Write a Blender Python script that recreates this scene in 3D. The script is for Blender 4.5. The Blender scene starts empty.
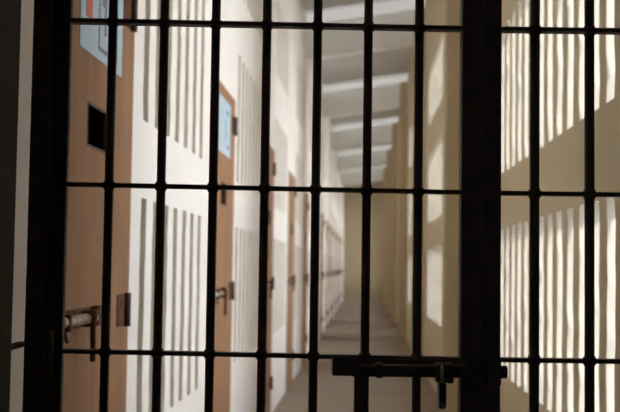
import bpy, bmesh, math, random
from mathutils import Vector, Matrix

sc = bpy.context.scene
COL = sc.collection

# ------------------------------------------------------------------ camera
YAW = 0.0505
cam_d = bpy.data.cameras.new('camera')
cam = bpy.data.objects.new('camera', cam_d)
COL.objects.link(cam)
cam.location = (0, 0, 1.55)
cam.rotation_euler = (1.626368, -0.013941, 0.049746)
cam_d.sensor_width = 36
cam_d.sensor_fit = 'HORIZONTAL'
cam_d.lens = 36 * 1083 / 620
cam_d.clip_start = 0.05
cam_d.clip_end = 500
cam_d.dof.use_dof = True
cam_d.dof.focus_distance = 2.48
cam_d.dof.aperture_fstop = 5.2
sc.camera = cam

# ------------------------------------------------------------------ world, sun, exposure
SKY = 9.6
w = bpy.data.worlds.new('sky')
sc.world = w
w.use_nodes = True
nt = w.node_tree
bg = nt.nodes['Background']
tc = nt.nodes.new('ShaderNodeTexCoord')
sep = nt.nodes.new('ShaderNodeSeparateXYZ')
ramp = nt.nodes.new('ShaderNodeValToRGB')
ramp.color_ramp.elements[0].position = 0.0
ramp.color_ramp.elements[0].color = (0.95, 0.93, 0.88, 1)
ramp.color_ramp.elements[1].position = 0.7
ramp.color_ramp.elements[1].color = (0.76, 0.83, 0.96, 1)
nt.links.new(tc.outputs['Generated'], sep.inputs[0])
nt.links.new(sep.outputs['Z'], ramp.inputs[0])
nt.links.new(ramp.outputs[0], bg.inputs[0])
bg.inputs[1].default_value = SKY

PHI = math.radians(44.0)     # angle between the sun's heading and the right wall
ELEV = math.radians(30.0)
sun_d = bpy.data.lights.new('sun', 'SUN')
sun_d.energy = 5.6
sun_d.angle = math.radians(2.0)
sun_d.color = (1.0, 0.95, 0.90)
sun = bpy.data.objects.new('sun', sun_d)
COL.objects.link(sun)
sdir = Vector((-math.sin(PHI) * math.cos(ELEV), math.cos(PHI) * math.cos(ELEV), -math.sin(ELEV)))
sun.rotation_euler = sdir.to_track_quat('-Z', 'Y').to_euler()
sun.location = (30, -30, 25)

sc.view_settings.view_transform = 'Standard'
sc.view_settings.look = 'None'
sc.view_settings.gamma = 1
sc.view_settings.use_curve_mapping = False
sc.view_settings.exposure = 0.0
sc.cycles.max_bounces = 16
sc.cycles.diffuse_bounces = 12
sc.cycles.use_denoising = True

# ------------------------------------------------------------------ materials
def mat(name, col, rough=0.8, metal=0.0, var=0.0, scale=4.0, stretch=(1, 1, 1), bump=0.0, bscale=60.0, col2=None):
    m = bpy.data.materials.new(name)
    m.use_nodes = True
    n = m.node_tree
    b = n.nodes['Principled BSDF']
    b.inputs['Base Color'].default_value = (*col, 1)
    b.inputs['Roughness'].default_value = rough
    b.inputs['Metallic'].default_value = metal
    t = n.nodes.new('ShaderNodeTexCoord')
    if var > 0 or col2:
        mp = n.nodes.new('ShaderNodeMapping')
        mp.inputs['Scale'].default_value = stretch
        ns = n.nodes.new('ShaderNodeTexNoise')
        ns.inputs['Scale'].default_value = scale
        ns.inputs['Detail'].default_value = 6
        rp = n.nodes.new('ShaderNodeValToRGB')
        c2 = col2 or tuple(c * (1 - var) for c in col)
        rp.color_ramp.elements[0].position = 0.32
        rp.color_ramp.elements[0].color = (*c2, 1)
        rp.color_ramp.elements[1].position = 0.62
        rp.color_ramp.elements[1].color = (*col, 1)
        n.links.new(t.outputs['Object'], mp.inputs[0])
        n.links.new(mp.outputs[0], ns.inputs['Vector'])
        n.links.new(ns.outputs['Fac'], rp.inputs[0])
        n.links.new(rp.outputs[0], b.inputs['Base Color'])
    if bump > 0:
        nb = n.nodes.new('ShaderNodeTexNoise')
        nb.inputs['Scale'].default_value = bscale
        nb.inputs['Detail'].default_value = 4
        bp = n.nodes.new('ShaderNodeBump')
        bp.inputs['Strength'].default_value = bump
        bp.inputs['Distance'].default_value = 0.004
        n.links.new(t.outputs['Object'], nb.inputs['Vector'])
        n.links.new(nb.outputs['Fac'], bp.inputs['Height'])
        n.links.new(bp.outputs[0], b.inputs['Normal'])
    return m

M = {}
M['white'] = mat('white_plaster', (0.84, 0.815, 0.775), 0.85, var=0.05, scale=1.6, bump=0.25, bscale=35)
M['cream'] = mat('cream_plaster', (0.57, 0.47, 0.305), 0.85, var=0.06, scale=1.8, bump=0.3, bscale=35)
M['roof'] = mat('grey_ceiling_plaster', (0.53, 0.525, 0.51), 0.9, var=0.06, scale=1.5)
def translucent(name, col):
    m = bpy.data.materials.new(name)
    m.use_nodes = True
    n = m.node_tree
    n.nodes.remove(n.nodes['Principled BSDF'])
    t = n.nodes.new('ShaderNodeBsdfTranslucent')
    t.inputs[0].default_value = (*col, 1)
    d = n.nodes.new('ShaderNodeBsdfDiffuse')
    d.inputs[0].default_value = (0.75, 0.75, 0.73, 1)
    mx = n.nodes.new('ShaderNodeMixShader')
    mx.inputs[0].default_value = 0.5
    n.links.new(t.outputs[0], mx.inputs[1])
    n.links.new(d.outputs[0], mx.inputs[2])
    n.links.new(mx.outputs[0], n.nodes['Material Output'].inputs[0])
    return m
M['added_skylight'] = translucent('added_translucent_sheet', (0.47, 0.455, 0.43))  # guessed roof strips, added as a daylight source beside the beams
M['slit_shade'] = mat('slit_shade_plaster', (0.80, 0.765, 0.69), 0.9, var=0.15, scale=8)  # slit recesses toned below the white wall to imitate their shade
M['reveal'] = mat('dimmed_reveal', (0.385, 0.362, 0.312), 0.9, var=0.1, scale=6)  # jamb colour lowered to tone down the strong daylight on the reveals
M['return'] = mat('partition_shade_tint', (0.80, 0.735, 0.68), 0.85, var=0.06, scale=2)  # tint stands for the partition's shade on the left wall
M['beam'] = mat('beam_light_tint', (0.92, 0.935, 0.94), 0.85, var=0.04, scale=2)  # whiter than the ceiling to imitate light on the beam faces
M['floor'] = mat('concrete_floor', (0.25, 0.19, 0.135), 0.75, var=0.2, scale=1.2, stretch=(0.5, 2.2, 1), bump=0.2, bscale=25)
M['endwall'] = mat('tan_end_plaster', (0.50, 0.42, 0.30), 0.9, var=0.05, scale=2)
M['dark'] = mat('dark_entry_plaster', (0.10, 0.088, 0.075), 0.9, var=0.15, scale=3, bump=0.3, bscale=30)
M['door'] = mat('tan_door_paint', (0.34, 0.188, 0.104), 0.7, var=0.2, scale=2.5, stretch=(1, 3.0, 0.35))
M['iron'] = mat('black_iron', (0.085, 0.060, 0.050), 0.65, 0.0, var=0.3, scale=30, bump=0.15, bscale=120)
M['rust'] = mat('rusty_iron', (0.15, 0.066, 0.030), 0.8, 0.0, var=0.5, scale=25, bump=0.2, bscale=90)
M['steel'] = mat('worn_steel', (0.42, 0.37, 0.33), 0.42, 0.7, var=0.35, scale=40)
for k in ('door', 'rust'):
    M[k].node_tree.nodes['Principled BSDF'].inputs['Specular IOR Level'].default_value = 0.2
M['hole'] = mat('hatch_darkness', (0.012, 0.010, 0.009), 0.9)  # darkness of the open hatch put into the colour
M['shackle'] = mat('bright_shackle_steel', (0.62, 0.58, 0.52), 0.35, 0.8)
M['lock'] = mat('blackened_lock_body', (0.03, 0.024, 0.018), 0.45, 0.5, var=0.4, scale=60)
M['paper'] = mat('pale_blue_paper', (0.44, 0.58, 0.69), 0.6)
M['red'] = mat('red_print', (0.62, 0.13, 0.12), 0.6)
M['navy'] = mat('slate_blue_print', (0.17, 0.20, 0.30), 0.6)
M['yard'] = mat('bounce_yard_ground', (0.85, 0.83, 0.79), 0.95, var=0.1, scale=0.5)  # unseen ground, made pale to bounce daylight up to the ceiling

# ------------------------------------------------------------------ mesh helpers
rnd = random.Random(7)

def box(bm, lo, hi, bev=0.0, seg=1):
    c = [(a + b) / 2 for a, b in zip(lo, hi)]
    s = [abs(b - a) for a, b in zip(lo, hi)]
    r = bmesh.ops.create_cube(bm, size=1.0, matrix=Matrix.Translation(c) @ Matrix.Diagonal((*s, 1)))
    if bev > 0:
        es = list({e for v in r['verts'] for e in v.link_edges})
        bmesh.ops.bevel(bm, geom=es, offset=bev, segments=seg, affect='EDGES', profile=0.5)

def cyl(bm, p0, p1, r, seg=16, r2=None):
    p0, p1 = Vector(p0), Vector(p1)
    d = p1 - p0
    q = d.to_track_quat('Z', 'Y').to_matrix().to_4x4()
    res = bmesh.ops.create_cone(bm, cap_ends=True, segments=seg, radius1=r, radius2=r if r2 is None else r2, depth=d.length,
                                matrix=Matrix.Translation((p0 + p1) / 2) @ q)
    for f in {f for v in res['verts'] for f in v.link_faces}:
        if len(f.verts) == 4:
            f.smooth = True

def tube(bm, pts, r, seg=10):
    pts = [Vector(p) for p in pts]
    rings = []
    up = Vector((0.123, 0.97, 0.2))
    for i, p in enumerate(pts):
        t = (pts[min(i + 1, len(pts) - 1)] - pts[max(i - 1, 0)]).normalized()
        a = t.cross(up)
        if a.length < 1e-4:
            a = t.cross(Vector((1, 0, 0)))
        a.normalize()
        b = t.cross(a)
        rings.append([bm.verts.new(p + (a * math.cos(2 * math.pi * k / seg) + b * math.sin(2 * math.pi * k / seg)) * r) for k in range(seg)])
    for i in range(len(rings) - 1):
        for k in range(seg):
            f = bm.faces.new((rings[i][k], rings[i][(k + 1) % seg], rings[i + 1][(k + 1) % seg], rings[i + 1][k]))
            f.smooth = True
    bm.faces.new(rings[0][::-1])
    bm.faces.new(rings[-1])

def prism(bm, poly, axis, a0, a1):
    """extrude a 2-D outline along an axis ('x','y','z')"""
    def P(u, v, a):
        return {'x': (a, u, v), 'y': (u, a, v), 'z': (u, v, a)}[axis]
    A = [bm.verts.new(P(u, v, a0)) for u, v in poly]
    B = [bm.verts.new(P(u, v, a1)) for u, v in poly]
    n = len(poly)
    bm.faces.new(A)
    bm.faces.new(B[::-1])
    for i in range(n):
        bm.faces.new((A[i], B[i], B[(i + 1) % n], A[(i + 1) % n]))

def obj(name, bm, m, parent=None, loc=(0, 0, 0), rz=0.0, label=None, cat=None, group=None, kind=None):
    bmesh.ops.recalc_face_normals(bm, faces=bm.faces[:])
    me = bpy.data.meshes.new(name)
    bm.to_mesh(me)
    bm.free()
    me.materials.append(M[m])
    o = bpy.data.objects.new(name, me)
    COL.objects.link(o)
    o.location = loc
    o.rotation_euler = (0, 0, rz)
    if parent:
        o.parent = parent
    tag(o, label, cat, group, kind)
    return o

def tag(o, label=None, cat=None, group=None, kind=None):
    for k, v in (('label', label), ('category', cat), ('group', group), ('kind', kind)):
        if v:
            o[k] = v

def empty(name, loc, rz, label, cat, group=None):
    o = bpy.data.objects.new(name, None)
    COL.objects.link(o)
    o.location = loc
    o.rotation_euler = (0, 0, rz)
    o.empty_display_size = 0.1
    tag(o, label, cat, group)
    return o

def copy_tree(o, parent=None):
    c = o.copy()
    COL.objects.link(c)
    if parent:
        c.parent = parent
    for ch in list(o.children):
        copy_tree(ch, c)
    return c

def boxobj(name, lo, hi, m, kind='structure', bev=0.0, parent=None):
    bm = bmesh.new()
    box(bm, lo, hi, bev)
    return obj(name, bm, m, parent, kind=kind)

# ------------------------------------------------------------------ layout numbers (metres)
XL, XR, XP = -0.95, 0.92, 0.75           # left wall, right wall, pillar face
Y0, Y1 = 2.30, 50.0                      # corridor from the entry partition to the end wall
TIERS = [(0.835, 1.832), (2.165, 3.12), (3.60, 4.38)]
RTIERS = [(0.857, 1.825), (2.19, 3.165), (3.61, 4.39)]
SLOPE = 0.15
def ceil_z(x): return 1.55 + 4.07 + SLOPE * x
BAY = 3.42
DOOR_FAR, DOOR_W, DOOR_H = 4.305, 1.12, 2.74
NDOOR = 13
doors = [(DOOR_FAR + BAY * i - DOOR_W, DOOR_FAR + BAY * i) for i in range(NDOOR)]

def slit_wall(xin, xout, slits, doors, tiers, ztop, closed_back, wob, y0, y1, slit_mat=0):
    """a thick wall pierced by narrow upright slits (in tiers) and door openings"""
    ys = [y0, y1]
    for a, b in slits + doors:
        ys += [a, b]
    ys = sorted(set(round(v, 4) for v in ys))
    zs = {0.0, ztop}
    for a, b in tiers:
        n = 9
        for k in range(n + 1):
            zs.add(round(a + (b - a) * k / n, 4))
    if doors:
        zs.add(DOOR_H)
    zs = sorted(zs)
    smap = {}
    for si, (a, b) in enumerate(slits):
        smap[round(a, 4)] = si
        smap[round(b, 4)] = si
    shift = {}
    def off(yv, j):
        si = smap.get(yv)
        if si is None:
            return 0.0
        if (si, j) not in shift:
            shift[(si, j)] = rnd.uniform(-wob, wob)
        return shift[(si, j)] + rnd.uniform(-wob, wob) * 0.18
    bm = bmesh.new()
    pos = {}
    for i, yv in enumerate(ys):
        for j, zv in enumerate(zs):
            o = off(yv, j)
            tz = 0.0
            pos[i, j] = (yv + o, zv + tz)
    V = {}
    def vert(i, j, side):
        k = (i, j, side)
        if k not in V:
            y, z = pos[i, j]
            V[k] = bm.verts.new((xin if side == 0 else xout, y, z))
        return V[k]
    def hole(i, j):
        if i < 0 or j < 0 or i >= len(ys) - 1 or j >= len(zs) - 1:
            return None
        yc, zc = (ys[i] + ys[i + 1]) / 2, (zs[j] + zs[j + 1]) / 2
        for a, b in doors:
            if a < yc < b and zc < DOOR_H:
                return True
        if any(t0 < zc < t1 for t0, t1 in tiers):
            for a, b in slits:
                if a < yc < b:
                    return True
        return False
    H = {(i, j): hole(i, j) for i in range(len(ys) - 1) for j in range(len(zs) - 1)}
    for (i, j), h in H.items():
        if not h:
            bm.faces.new((vert(i, j, 0), vert(i + 1, j, 0), vert(i + 1, j + 1, 0), vert(i, j + 1, 0)))
        if not h or closed_back:
            bm.faces.new((vert(i, j, 1), vert(i, j + 1, 1), vert(i + 1, j + 1, 1), vert(i + 1, j, 1))).material_index = slit_mat if h else 0
        if h:
            door_cell = any(a < (ys[i] + ys[i + 1]) / 2 < b for a, b in doors)
            for (di, dj, a, b) in ((-1, 0, (0, 0), (0, 1)), (1, 0, (1, 0), (1, 1)), (0, -1, (0, 0), (1, 0)), (0, 1, (0, 1), (1, 1))):
                nb = H.get((i + di, j + dj))
                if not nb:
                    bm.faces.new((vert(i + a[0], j + a[1], 0), vert(i + b[0], j + b[1], 0), vert(i + b[0], j + b[1], 1), vert(i + a[0], j + a[1], 1))).material_index = 0 if door_cell else slit_mat
        else:
            for (di, dj, a, b) in ((-1, 0, (0, 0), (0, 1)), (1, 0, (1, 0), (1, 1)), (0, -1, (0, 0), (1, 0)), (0, 1, (0, 1), (1, 1))):
                if H.get((i + di, j + dj)) is None:
                    bm.faces.new((vert(i + a[0], j + a[1], 0), vert(i + b[0], j + b[1], 0), vert(i + b[0], j + b[1], 1), vert(i + a[0], j + a[1], 1)))
    return bm

# ------------------------------------------------------------------ the corridor shell
boxobj('floor', (-1.75, -1.6, -0.12), (1.75, Y1 + 0.2, 0.0), 'floor')
boxobj('ground', (1.76, -40, -0.4), (80, 120, -0.15), 'yard')

LS = []
for i in range(NDOOR):
    b0 = DOOR_FAR + BAY * i
    for k in range(7):
        c = b0 + 0.305 + 0.264 * k
        LS.append((c - 0.056, c + 0.056))
bm = slit_wall(XL, XL - 0.20, LS, doors, TIERS, ceil_z(XL - 0.1) - 0.001, True, 0.009, Y0, Y1, 1)
wl = obj('wall_left', bm, 'white', kind='structure')
wl.data.materials.append(M['slit_shade'])
boxobj('wall_left_shade_slab', (XL, Y0 + 0.001, 0.001), (XL + 0.008, 3.12, 4.9), 'return')  # added slab that carries the painted shade near the gate

P_LEN, P_STEP, P_FIRST = 0.32, 6.8, 10.2
pillars = [(P_FIRST + P_STEP * k, P_FIRST + P_STEP * k + P_LEN) for k in range(6)]
SW, ST = 0.132, 0.124
RS = []
for k in range(-1, 6):
    c = 4.10 + P_STEP * (k + 1)
    end = P_FIRST + P_STEP * (k + 1) - 1.15
    while c < end and c < Y1 - 0.5:
        RS.append((c - SW / 2, c + SW / 2))
        c += 0.2655
bm = slit_wall(XR, XR + ST, RS, [], RTIERS, ceil_z(XR) - 0.001, False, 0.014, Y0, Y1, 1)
wr = obj('wall_right', bm, 'cream', kind='structure')
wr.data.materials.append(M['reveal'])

bm = bmesh.new()
prism(bm, [(XL - 0.2, 0), (XR + ST, 0), (XR + ST, ceil_z(XR + ST) - 0.001), (XL - 0.2, ceil_z(XL - 0.2) - 0.001)], 'y', Y1, Y1 + 0.2)
obj('wall_end', bm, 'endwall', kind='structure')

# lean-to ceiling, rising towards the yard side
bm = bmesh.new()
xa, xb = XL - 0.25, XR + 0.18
RL = 0.46                                # length of the added roof-light slot before each beam
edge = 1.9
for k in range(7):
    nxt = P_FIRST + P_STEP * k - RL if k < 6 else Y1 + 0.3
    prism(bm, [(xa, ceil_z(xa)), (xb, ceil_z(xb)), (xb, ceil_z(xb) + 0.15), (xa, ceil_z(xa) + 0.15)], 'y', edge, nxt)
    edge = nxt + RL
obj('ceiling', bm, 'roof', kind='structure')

for k, (a, b) in enumerate(pillars):
    bm = bmesh.new()
    z = ceil_z(XP) - 0.001
    poly = [(XR, a), (XR, b), (XP + 0.015, b), (XP, b - 0.015), (XP, a + 0.015), (XP + 0.015, a)]
    prism(bm, poly, 'z', 0.0, z)
    obj('pillar', bm, 'cream', kind='structure')

# beams: a square web under a chamfered ledge, at each pillar
for k in range(0, 6):
    y = P_FIRST + P_STEP * k
    bm = bmesh.new()
    prof = [(y, -0.63), (y + 0.30, -0.63), (y + 0.30, 0.0), (y, 0.0)]
    A, B = [], []
    xr = XP
    for (yy, dz) in prof:
        A.append(bm.verts.new((XL, yy, ceil_z(XL) + dz - 0.001)))
        B.append(bm.verts.new((xr, yy, ceil_z(xr) + dz - 0.001)))
    n = len(prof)
    bm.faces.new(A)
    bm.faces.new(B[::-1])
    for i in range(n):
        bm.faces.new((A[i], B[i], B[(i + 1) % n], A[(i + 1) % n]))
    obj('ceiling_beam', bm, 'beam', kind='structure')
    # translucent panel added to brighten the strip sloping down to the beam
    bm = bmesh.new()
    prof = [(y - 0.002, -0.105), (y - 0.002, -0.085), (y - RL, -0.001), (y - RL, -0.021)]
    A = [bm.verts.new((XL + 0.001, yy, ceil_z(XL) + dz)) for yy, dz in prof]
    B = [bm.verts.new((XR - 0.001, yy, ceil_z(XR) + dz)) for yy, dz in prof]
    bm.faces.new(A)
    bm.faces.new(B[::-1])
    for i in range(4):
        bm.faces.new((A[i], B[i], B[(i + 1) % 4], A[(i + 1) % 4]))
    obj('added_skylight', bm, 'added_skylight', kind='structure')

# the dark entry the camera stands in, and the partition with the gate opening
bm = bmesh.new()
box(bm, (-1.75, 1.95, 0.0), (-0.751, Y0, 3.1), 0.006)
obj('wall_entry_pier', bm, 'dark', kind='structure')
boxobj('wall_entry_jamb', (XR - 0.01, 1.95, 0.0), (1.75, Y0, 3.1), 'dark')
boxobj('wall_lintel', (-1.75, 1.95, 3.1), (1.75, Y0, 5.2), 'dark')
bm = bmesh.new()                                # unseen high opening, added so sky light lifts the gate iron
for lo, hi in (((-1.75, -1.6, 0.0), (-1.6, 1.95, 1.9)), ((-1.75, -1.6, 2.5), (-1.6, 1.95, 3.1)),
               ((-1.75, -1.6, 1.9), (-1.6, -1.0, 2.5)), ((-1.75, -0.4, 1.9), (-1.6, 1.95, 2.5))):
    box(bm, lo, hi)
obj('wall_entry_left', bm, 'dark', kind='structure')
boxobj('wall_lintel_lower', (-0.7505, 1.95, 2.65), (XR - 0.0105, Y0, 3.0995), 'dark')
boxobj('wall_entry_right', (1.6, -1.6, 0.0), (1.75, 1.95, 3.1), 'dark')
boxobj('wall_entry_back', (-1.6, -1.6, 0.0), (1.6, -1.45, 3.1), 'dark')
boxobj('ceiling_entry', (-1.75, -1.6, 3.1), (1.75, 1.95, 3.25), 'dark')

# ------------------------------------------------------------------ cell doors
# local frame of a door: origin at the lock edge on the floor, y along the wall, x out into the corridor
HATCH = (0.41, 0.68, 1.95, 2.092)
def door_panel():
    bm = bmesh.new()
    ys = [0.006, HATCH[0], HATCH[1], DOOR_W - 0.006]
    zs = [0.01, HATCH[2], HATCH[3], DOOR_H - 0.008]
    V = {}
    def v(i, j, s):
        if (i, j, s) not in V:
            V[i, j, s] = bm.verts.new((0.012 if s == 0 else -0.05, ys[i], zs[j]))
        return V[i, j, s]
    for i in range(3):
        for j in range(3):
            if (i, j) == (1, 1):
                continue
            for s in (0, 1):
                bm.faces.new((v(i, j, s), v(i + 1, j, s), v(i + 1, j + 1, s), v(i, j + 1, s)))
    def rim(i0, j0, i1, j1):
        bm.faces.new((v(i0, j0, 0), v(i1, j1, 0), v(i1, j1, 1), v(i0, j0, 1)))
    for k in range(3):
        rim(k, 0, k + 1, 0); rim(k, 3, k + 1, 3); rim(0, k, 0, k + 1); rim(3, k, 3, k + 1)
    rim(1, 1, 2, 1); rim(1, 2, 2, 2); rim(1, 1, 1, 2); rim(2, 1, 2, 2)
    return bm

def make_door(y, n):
    d = obj('door_%d' % n, door_panel(), 'door', loc=(XL, y, 0), kind='structure')
    # peep hatch: dark open box behind the panel with a thin iron lip round it
    bm = bmesh.new()
    a, b, c, e = HATCH
    for lo, hi in (((-0.13, a, c), (-0.125, b, e)), ((-0.13, a - 0.004, c), (0.0, a, e)), ((-0.13, b, c), (0.0, b + 0.004, e)),
                   ((-0.13, a - 0.004, c - 0.004), (0.0, b + 0.004, c)), ((-0.13, a - 0.004, e), (0.0, b + 0.004, e + 0.004))):
        box(bm, lo, hi)
    h = obj('peep_hatch', bm, 'hole', d, label='black open peep hatch')
    bm = bmesh.new()
    for lo, hi in (((0.008, a - 0.006, c - 0.006), (0.0135, a + 0.003, e + 0.006)), ((0.008, b - 0.003, c - 0.006), (0.0135, b + 0.006, e + 0.006)),
                   ((0.008, a - 0.006, c - 0.006), (0.0135, b + 0.006, c + 0.003)), ((0.008, a - 0.006, e - 0.003), (0.0135, b + 0.006, e + 0.006))):
        box(bm, lo, hi)
    obj('hatch_rim', bm, 'iron', h)
    for z in (0.36, 1.37, 2.54):
        bm = bmesh.new()
        box(bm, (0.010, DOOR_W - 0.215, z - 0.062), (0.0155, DOOR_W - 0.087, z + 0.062), 0.002)
        for k in range(3):
            q = (DOOR_W - 0.195 + 0.045 * k, z + (0.03 if k % 2 else -0.03))
            cyl(bm, (0.0155, *q), (0.0175, *q), 0.006, 8)
        hg = obj('hinge', bm, 'rust', d)
        bm = bmesh.new()
        cyl(bm, (0.0245, DOOR_W - 0.075, z - 0.066), (0.0245, DOOR_W - 0.075, z + 0.066), 0.0125, 14)
        obj('hinge_knuckle', bm, 'iron', hg)
    # sliding bolt
    bm = bmesh.new()
    box(bm, (0.010, 0.03, 1.338), (0.016, 0.50, 1.400), 0.002)
    for yy in (0.10, 0.385):
        box(bm, (0.012, yy, 1.338), (0.055, yy + 0.03, 1.392), 0.006, 2)
    box(bm, (0.012, 0.51, 1.335), (0.040, 0.60, 1.403), 0.004)
    s = obj('slide_bolt', bm, 'rust', d)
    bm = bmesh.new()
    cyl(bm, (0.034, -0.02, 1.366), (0.034, 0.47, 1.366), 0.018, 16)
    obj('bolt_rod', bm, 'steel', s, label='worn bare steel rod')
    bm = bmesh.new()
    tube(bm, [(0.036, 0.445, 1.382), (0.055, 0.41, 1.388), (0.064, 0.365, 1.375), (0.065, 0.345, 1.345), (0.063, 0.355, 1.29), (0.061, 0.365, 1.228)], 0.0095, 10)
    obj('bolt_handle', bm, 'rust', s)
    bm = bmesh.new()
    tube(bm, [(0.038, 0.085, 1.35), (0.044, 0.085, 1.335), (0.046, 0.09, 1.318), (0.048, 0.10, 1.308)], 0.0065, 8)
    obj('locking_pin', bm, 'iron', s)
    return d

d0 = make_door(doors[0][0], 1)
WHICH = ['beside the gate, with a printed notice', 'second from the gate, with a small notice', 'third from the gate', 'fourth from the gate',
         'fifth from the gate', 'sixth from the gate', 'seventh from the gate', 'eighth from the gate', 'ninth from the gate',
         'tenth from the gate', 'third before the end wall', 'second before the end wall', 'last before the end wall']
for i in range(NDOOR):
    d = d0 if i == 0 else copy_tree(d0)
    d.name = 'door_%d' % (i + 1)
    d.location = (XL, doors[i][0], 0)
    tag(d, 'tan cell door in white wall, ' + WHICH[i], 'door', 'cell doors along the corridor')

# notices pasted on the first two doors
def notice(y, z0, z1, name, label, full=True):
    wd = 0.61
    e = 0.0135
    bm = bmesh.new()
    box(bm, (e - 0.001, 0, 0), (e + 0.0008, wd, z1 - z0))
    p = obj(name, bm, 'paper', loc=(XL, y, z0), label=label, cat='notice', group='printed notices on the cell doors')
    h = z1 - z0
    t = 0.0022
    def pr(nm, m, rects):
        bm = bmesh.new()
        for a, b, c, d_ in rects:
            box(bm, (e, a, c), (e + t, b, d_))
        obj(nm, bm, m, p)
    if not full:
        pr('printed_stroke', 'navy', [(0.40, 0.50, h - 0.09, h - 0.06), (0.42, 0.52, 0.05, 0.075), (0.36, 0.372, 0.10, h - 0.12)])
        return p
    pr('red_stripe', 'red', [(0.07, 0.15, 0.115, h - 0.03)])
    b0, b1, c0, c1 = 0.24, 0.52, 0.033, h - 0.03
    bt = 0.016
    pr('printed_frame', 'navy', [(b0, b0 + bt, c0, c1), (b1 - bt, b1, c0, c1), (b0 + bt, b1 - bt, c0, c0 + bt), (b0 + bt, b1 - bt, c1 - bt, c1)])
    pr('printed_stroke', 'navy', [(0.325, 0.352, 0.10, c1 - 0.05), (0.29, 0.325, 0.2, c1 - 0.05)])
    return p
notice(3.465, 2.262, 2.70, 'door_notice', 'pale blue notice with red stripe on the tan door beside the gate')
notice(6.83, 2.285, 2.65, 'door_notice', 'pale blue notice on the second tan cell door from the gate', False)

# ------------------------------------------------------------------ gate: local x across, y away from the viewer, z up
GO = Vector((-2.5 * math.sin(YAW), 2.5 * math.cos(YAW), 0))
CROSS = [0.20, 0.582, 0.964, 1.346, 1.729, 2.111]

frame = empty('barred_side_panel', GO, YAW, 'fixed black barred side panel beyond the lock side of the gate', 'barred panel')
hpost = empty('hinge_post', GO, YAW, 'black iron hinge post carrying the barred gate, bracketed to dark pier', 'post')
def fpart(name, fn, m='iron', parent=frame, label=None):
    bm = bmesh.new()
    fn(bm)
    return obj(name, bm, m, parent, label=label)

Z0F, Z1F = 0.0, 2.56
fpart('post_shaft', lambda b: box(b, (-0.645, -0.028, Z0F), (-0.604, 0.028, Z1F), 0.003), parent=hpost)
fpart('middle_post', lambda b: box(b, (0.3965, -0.014, Z0F), (0.4395, 0.024, Z1F - 0.05), 0.003))
fpart('end_post', lambda b: box(b, (0.985, -0.014, Z0F), (1.028, 0.024, Z1F - 0.05), 0.003))
fpart('head_rail', lambda b: box(b, (0.3965, -0.026, Z1F - 0.05), (1.028, 0.026, Z1F), 0.003))
fpart('sill_rail', lambda b: box(b, (0.4395, -0.02, 0.02), (0.985, 0.02, 0.06), 0.003))
for u in (0.519, 0.646, 0.773, 0.895):
    fpart('bar', lambda b: cyl(b, (u, 0, 0.06), (u, 0, Z1F - 0.05), 0.0115, 16))

def crossbar(bm, u0, u1, z, us, r):
    """flat iron strip laid level, the round bars passing through it with a weld bead at each"""
    box(bm, (u0, -0.016, z - 0.0048), (u1, 0.016, z + 0.0048), 0.001)
    for u in us:
        for s in (-1, 1):
            cyl(bm, (u, 0, z + s * 0.0048), (u, 0, z + s * 0.0115), r + 0.0045, 14, r + 0.0005) if s > 0 else \
                cyl(bm, (u, 0, z - 0.0115), (u, 0, z - 0.0048), r + 0.0005, 14, r + 0.0045)
for z in CROSS:
    fpart('crossbar', lambda b: crossbar(b, 0.4395, 0.985, z - 0.004, (0.519, 0.646, 0.773, 0.895), 0.0115))
def bracket(b, z):
    box(b, (-0.668, -0.205, z - 0.006), (-0.650, 0.01, z + 0.006), 0.003)
    box(b, (-0.690, -0.203, z - 0.022), (-0.652, -0.192, z + 0.022), 0.003)
for z in (0.45, 1.362, 2.30):
    fpart('wall_bracket', lambda b: bracket(b, z), parent=hpost)
def keeper(b):
    box(b, (0.404, -0.062, 1.338), (0.432, -0.02, 1.346), 0.002)
    box(b, (0.404, -0.062, 1.290), (0.432, -0.02, 1.298), 0.002)
    box(b, (0.404, -0.068, 1.290), (0.432, -0.060, 1.346), 0.002)
fpart('bolt_keeper', keeper)

leaf = empty('barred_gate', GO, YAW, 'black iron barred gate leaf with round bars, closed across the corridor', 'gate')
BARS = [-0.4657, -0.3454, -0.2251, -0.1059, 0.0125, 0.1305, 0.2494]
def gpart(name, fn, m='iron', parent=leaf, label=None):
    return fpart(name, fn, m, parent, label)
gpart('hinge_stile', lambda b: box(b, (-0.6010, -0.014, 0.03), (-0.5617, 0.012, 2.49), 0.003))
gpart('lock_stile', lambda b: box(b, (0.3466, -0.022, 0.03), (0.3925, 0.022, 2.49), 0.003))
gpart('top_rail', lambda b: box(b, (-0.5617, -0.02, 2.45), (0.3466, 0.02, 2.49), 0.003))
gpart('bottom_rail', lambda b: box(b, (-0.5617, -0.02, 0.03), (0.3466, 0.02, 0.07), 0.003))
for u in BARS:
    gpart('bar', lambda b: cyl(b, (u, 0, 0.07), (u, 0, 2.45), 0.0103, 18))
for z in CROSS:
    def sagged(b):
        crossbar(b, -0.5617, 0.3466, z + 0.0005, BARS, 0.0103)
        for v in b.verts:                      # the old leaf has sagged a little towards the lock side
            v.co.z -= 0.0065 * (v.co.x + 0.30)
    gpart('crossbar', sagged)
for z in (0.35, 1.344, 2.28):
    def hinge(b, z=z):
        cyl(b, (-0.589, -0.034, z - 0.052), (-0.589, -0.034, z - 0.001), 0.0105, 14)
        cyl(b, (-0.589, -0.034, z + 0.001), (-0.589, -0.034, z + 0.052), 0.0105, 14)
        box(b, (-0.600, -0.038, z + 0.002), (-0.578, -0.020, z + 0.050), 0.002)
    gpart('hinge', hinge)
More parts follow.
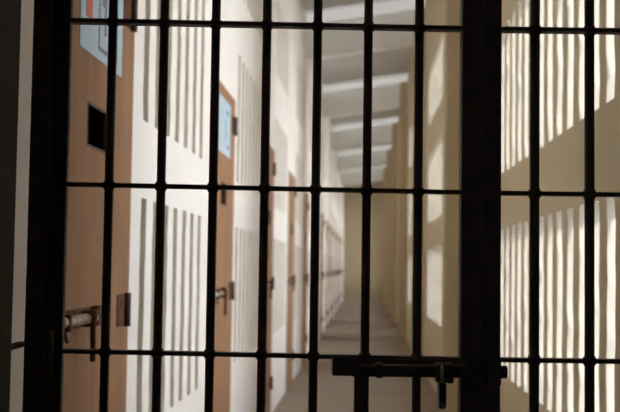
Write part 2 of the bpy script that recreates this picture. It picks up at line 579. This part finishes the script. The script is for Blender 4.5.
# sliding bolt
def bolt_body(b):
    box(b, (0.055, -0.030, 1.303), (0.116, -0.012, 1.346), 0.003)
    box(b, (0.116, -0.024, 1.312), (0.394, -0.018, 1.344), 0.002)
    for u in (0.152, 0.345):
        box(b, (u, -0.061, 1.3015), (u + 0.018, -0.018, 1.335), 0.005, 2)
bolt = gpart('slide_bolt', bolt_body)
gpart('bolt_rod', lambda b: (cyl(b, (0.100, -0.044, 1.318), (0.4475, -0.044, 1.318), 0.0145, 18),
                             cyl(b, (0.4455, -0.044, 1.318), (0.4485, -0.044, 1.318), 0.0135, 18)), parent=bolt)
def handle(b):
    box(b, (0.1035, -0.068, 1.150), (0.1200, -0.062, 1.334), 0.002)
    cyl(b, (0.1118, -0.070, 1.318), (0.1118, -0.044, 1.318), 0.009, 12)
gpart('bolt_handle', handle, parent=bolt)
def staple(b):
    box(b, (0.287, -0.066, 1.293), (0.300, -0.020, 1.336), 0.003)
    box(b, (0.311, -0.066, 1.293), (0.3265, -0.020, 1.336), 0.003)
    box(b, (0.300, -0.062, 1.293), (0.311, -0.030, 1.303), 0.002)
    box(b, (0.300, -0.062, 1.327), (0.311, -0.030, 1.336), 0.002)
gpart('staple', staple, parent=bolt)

# padlock hanging edge-on from the staple
pl = empty('padlock', (0, 0, 0), 0, 'small dark padlock with bright shackle hanging from the gate bolt', 'padlock')
pl.location = Matrix.Rotation(YAW, 4, 'Z') @ Vector((0.2975, -0.078, 1.242)) + GO
pl.rotation_euler = (0, 0, YAW)
bm = bmesh.new()
box(bm, (-0.0082, -0.022, 0.0), (0.0082, 0.022, 0.055), 0.003, 2)
body = obj('lock_body', bm, 'lock', pl)
bm = bmesh.new()
box(bm, (-0.0045, -0.0235, 0.002), (0.0045, -0.0215, 0.012), 0.001)
cyl(bm, (0, 0, -0.004), (0, 0, 0.001), 0.006, 12)
obj('keyway_cover', bm, 'steel', body)
bm = bmesh.new()
pts = [(0, -0.014, 0.050), (0, -0.014, 0.072)]
pts += [(0, -0.014 * math.cos(a), 0.076 + 0.014 * math.sin(a)) for a in [math.pi * k / 10 for k in range(11)]]
pts += [(0, 0.014, 0.072), (0, 0.014, 0.050)]
tube(bm, pts, 0.0032, 10)
obj('shackle', bm, 'shackle', pl, label='bright steel shackle')
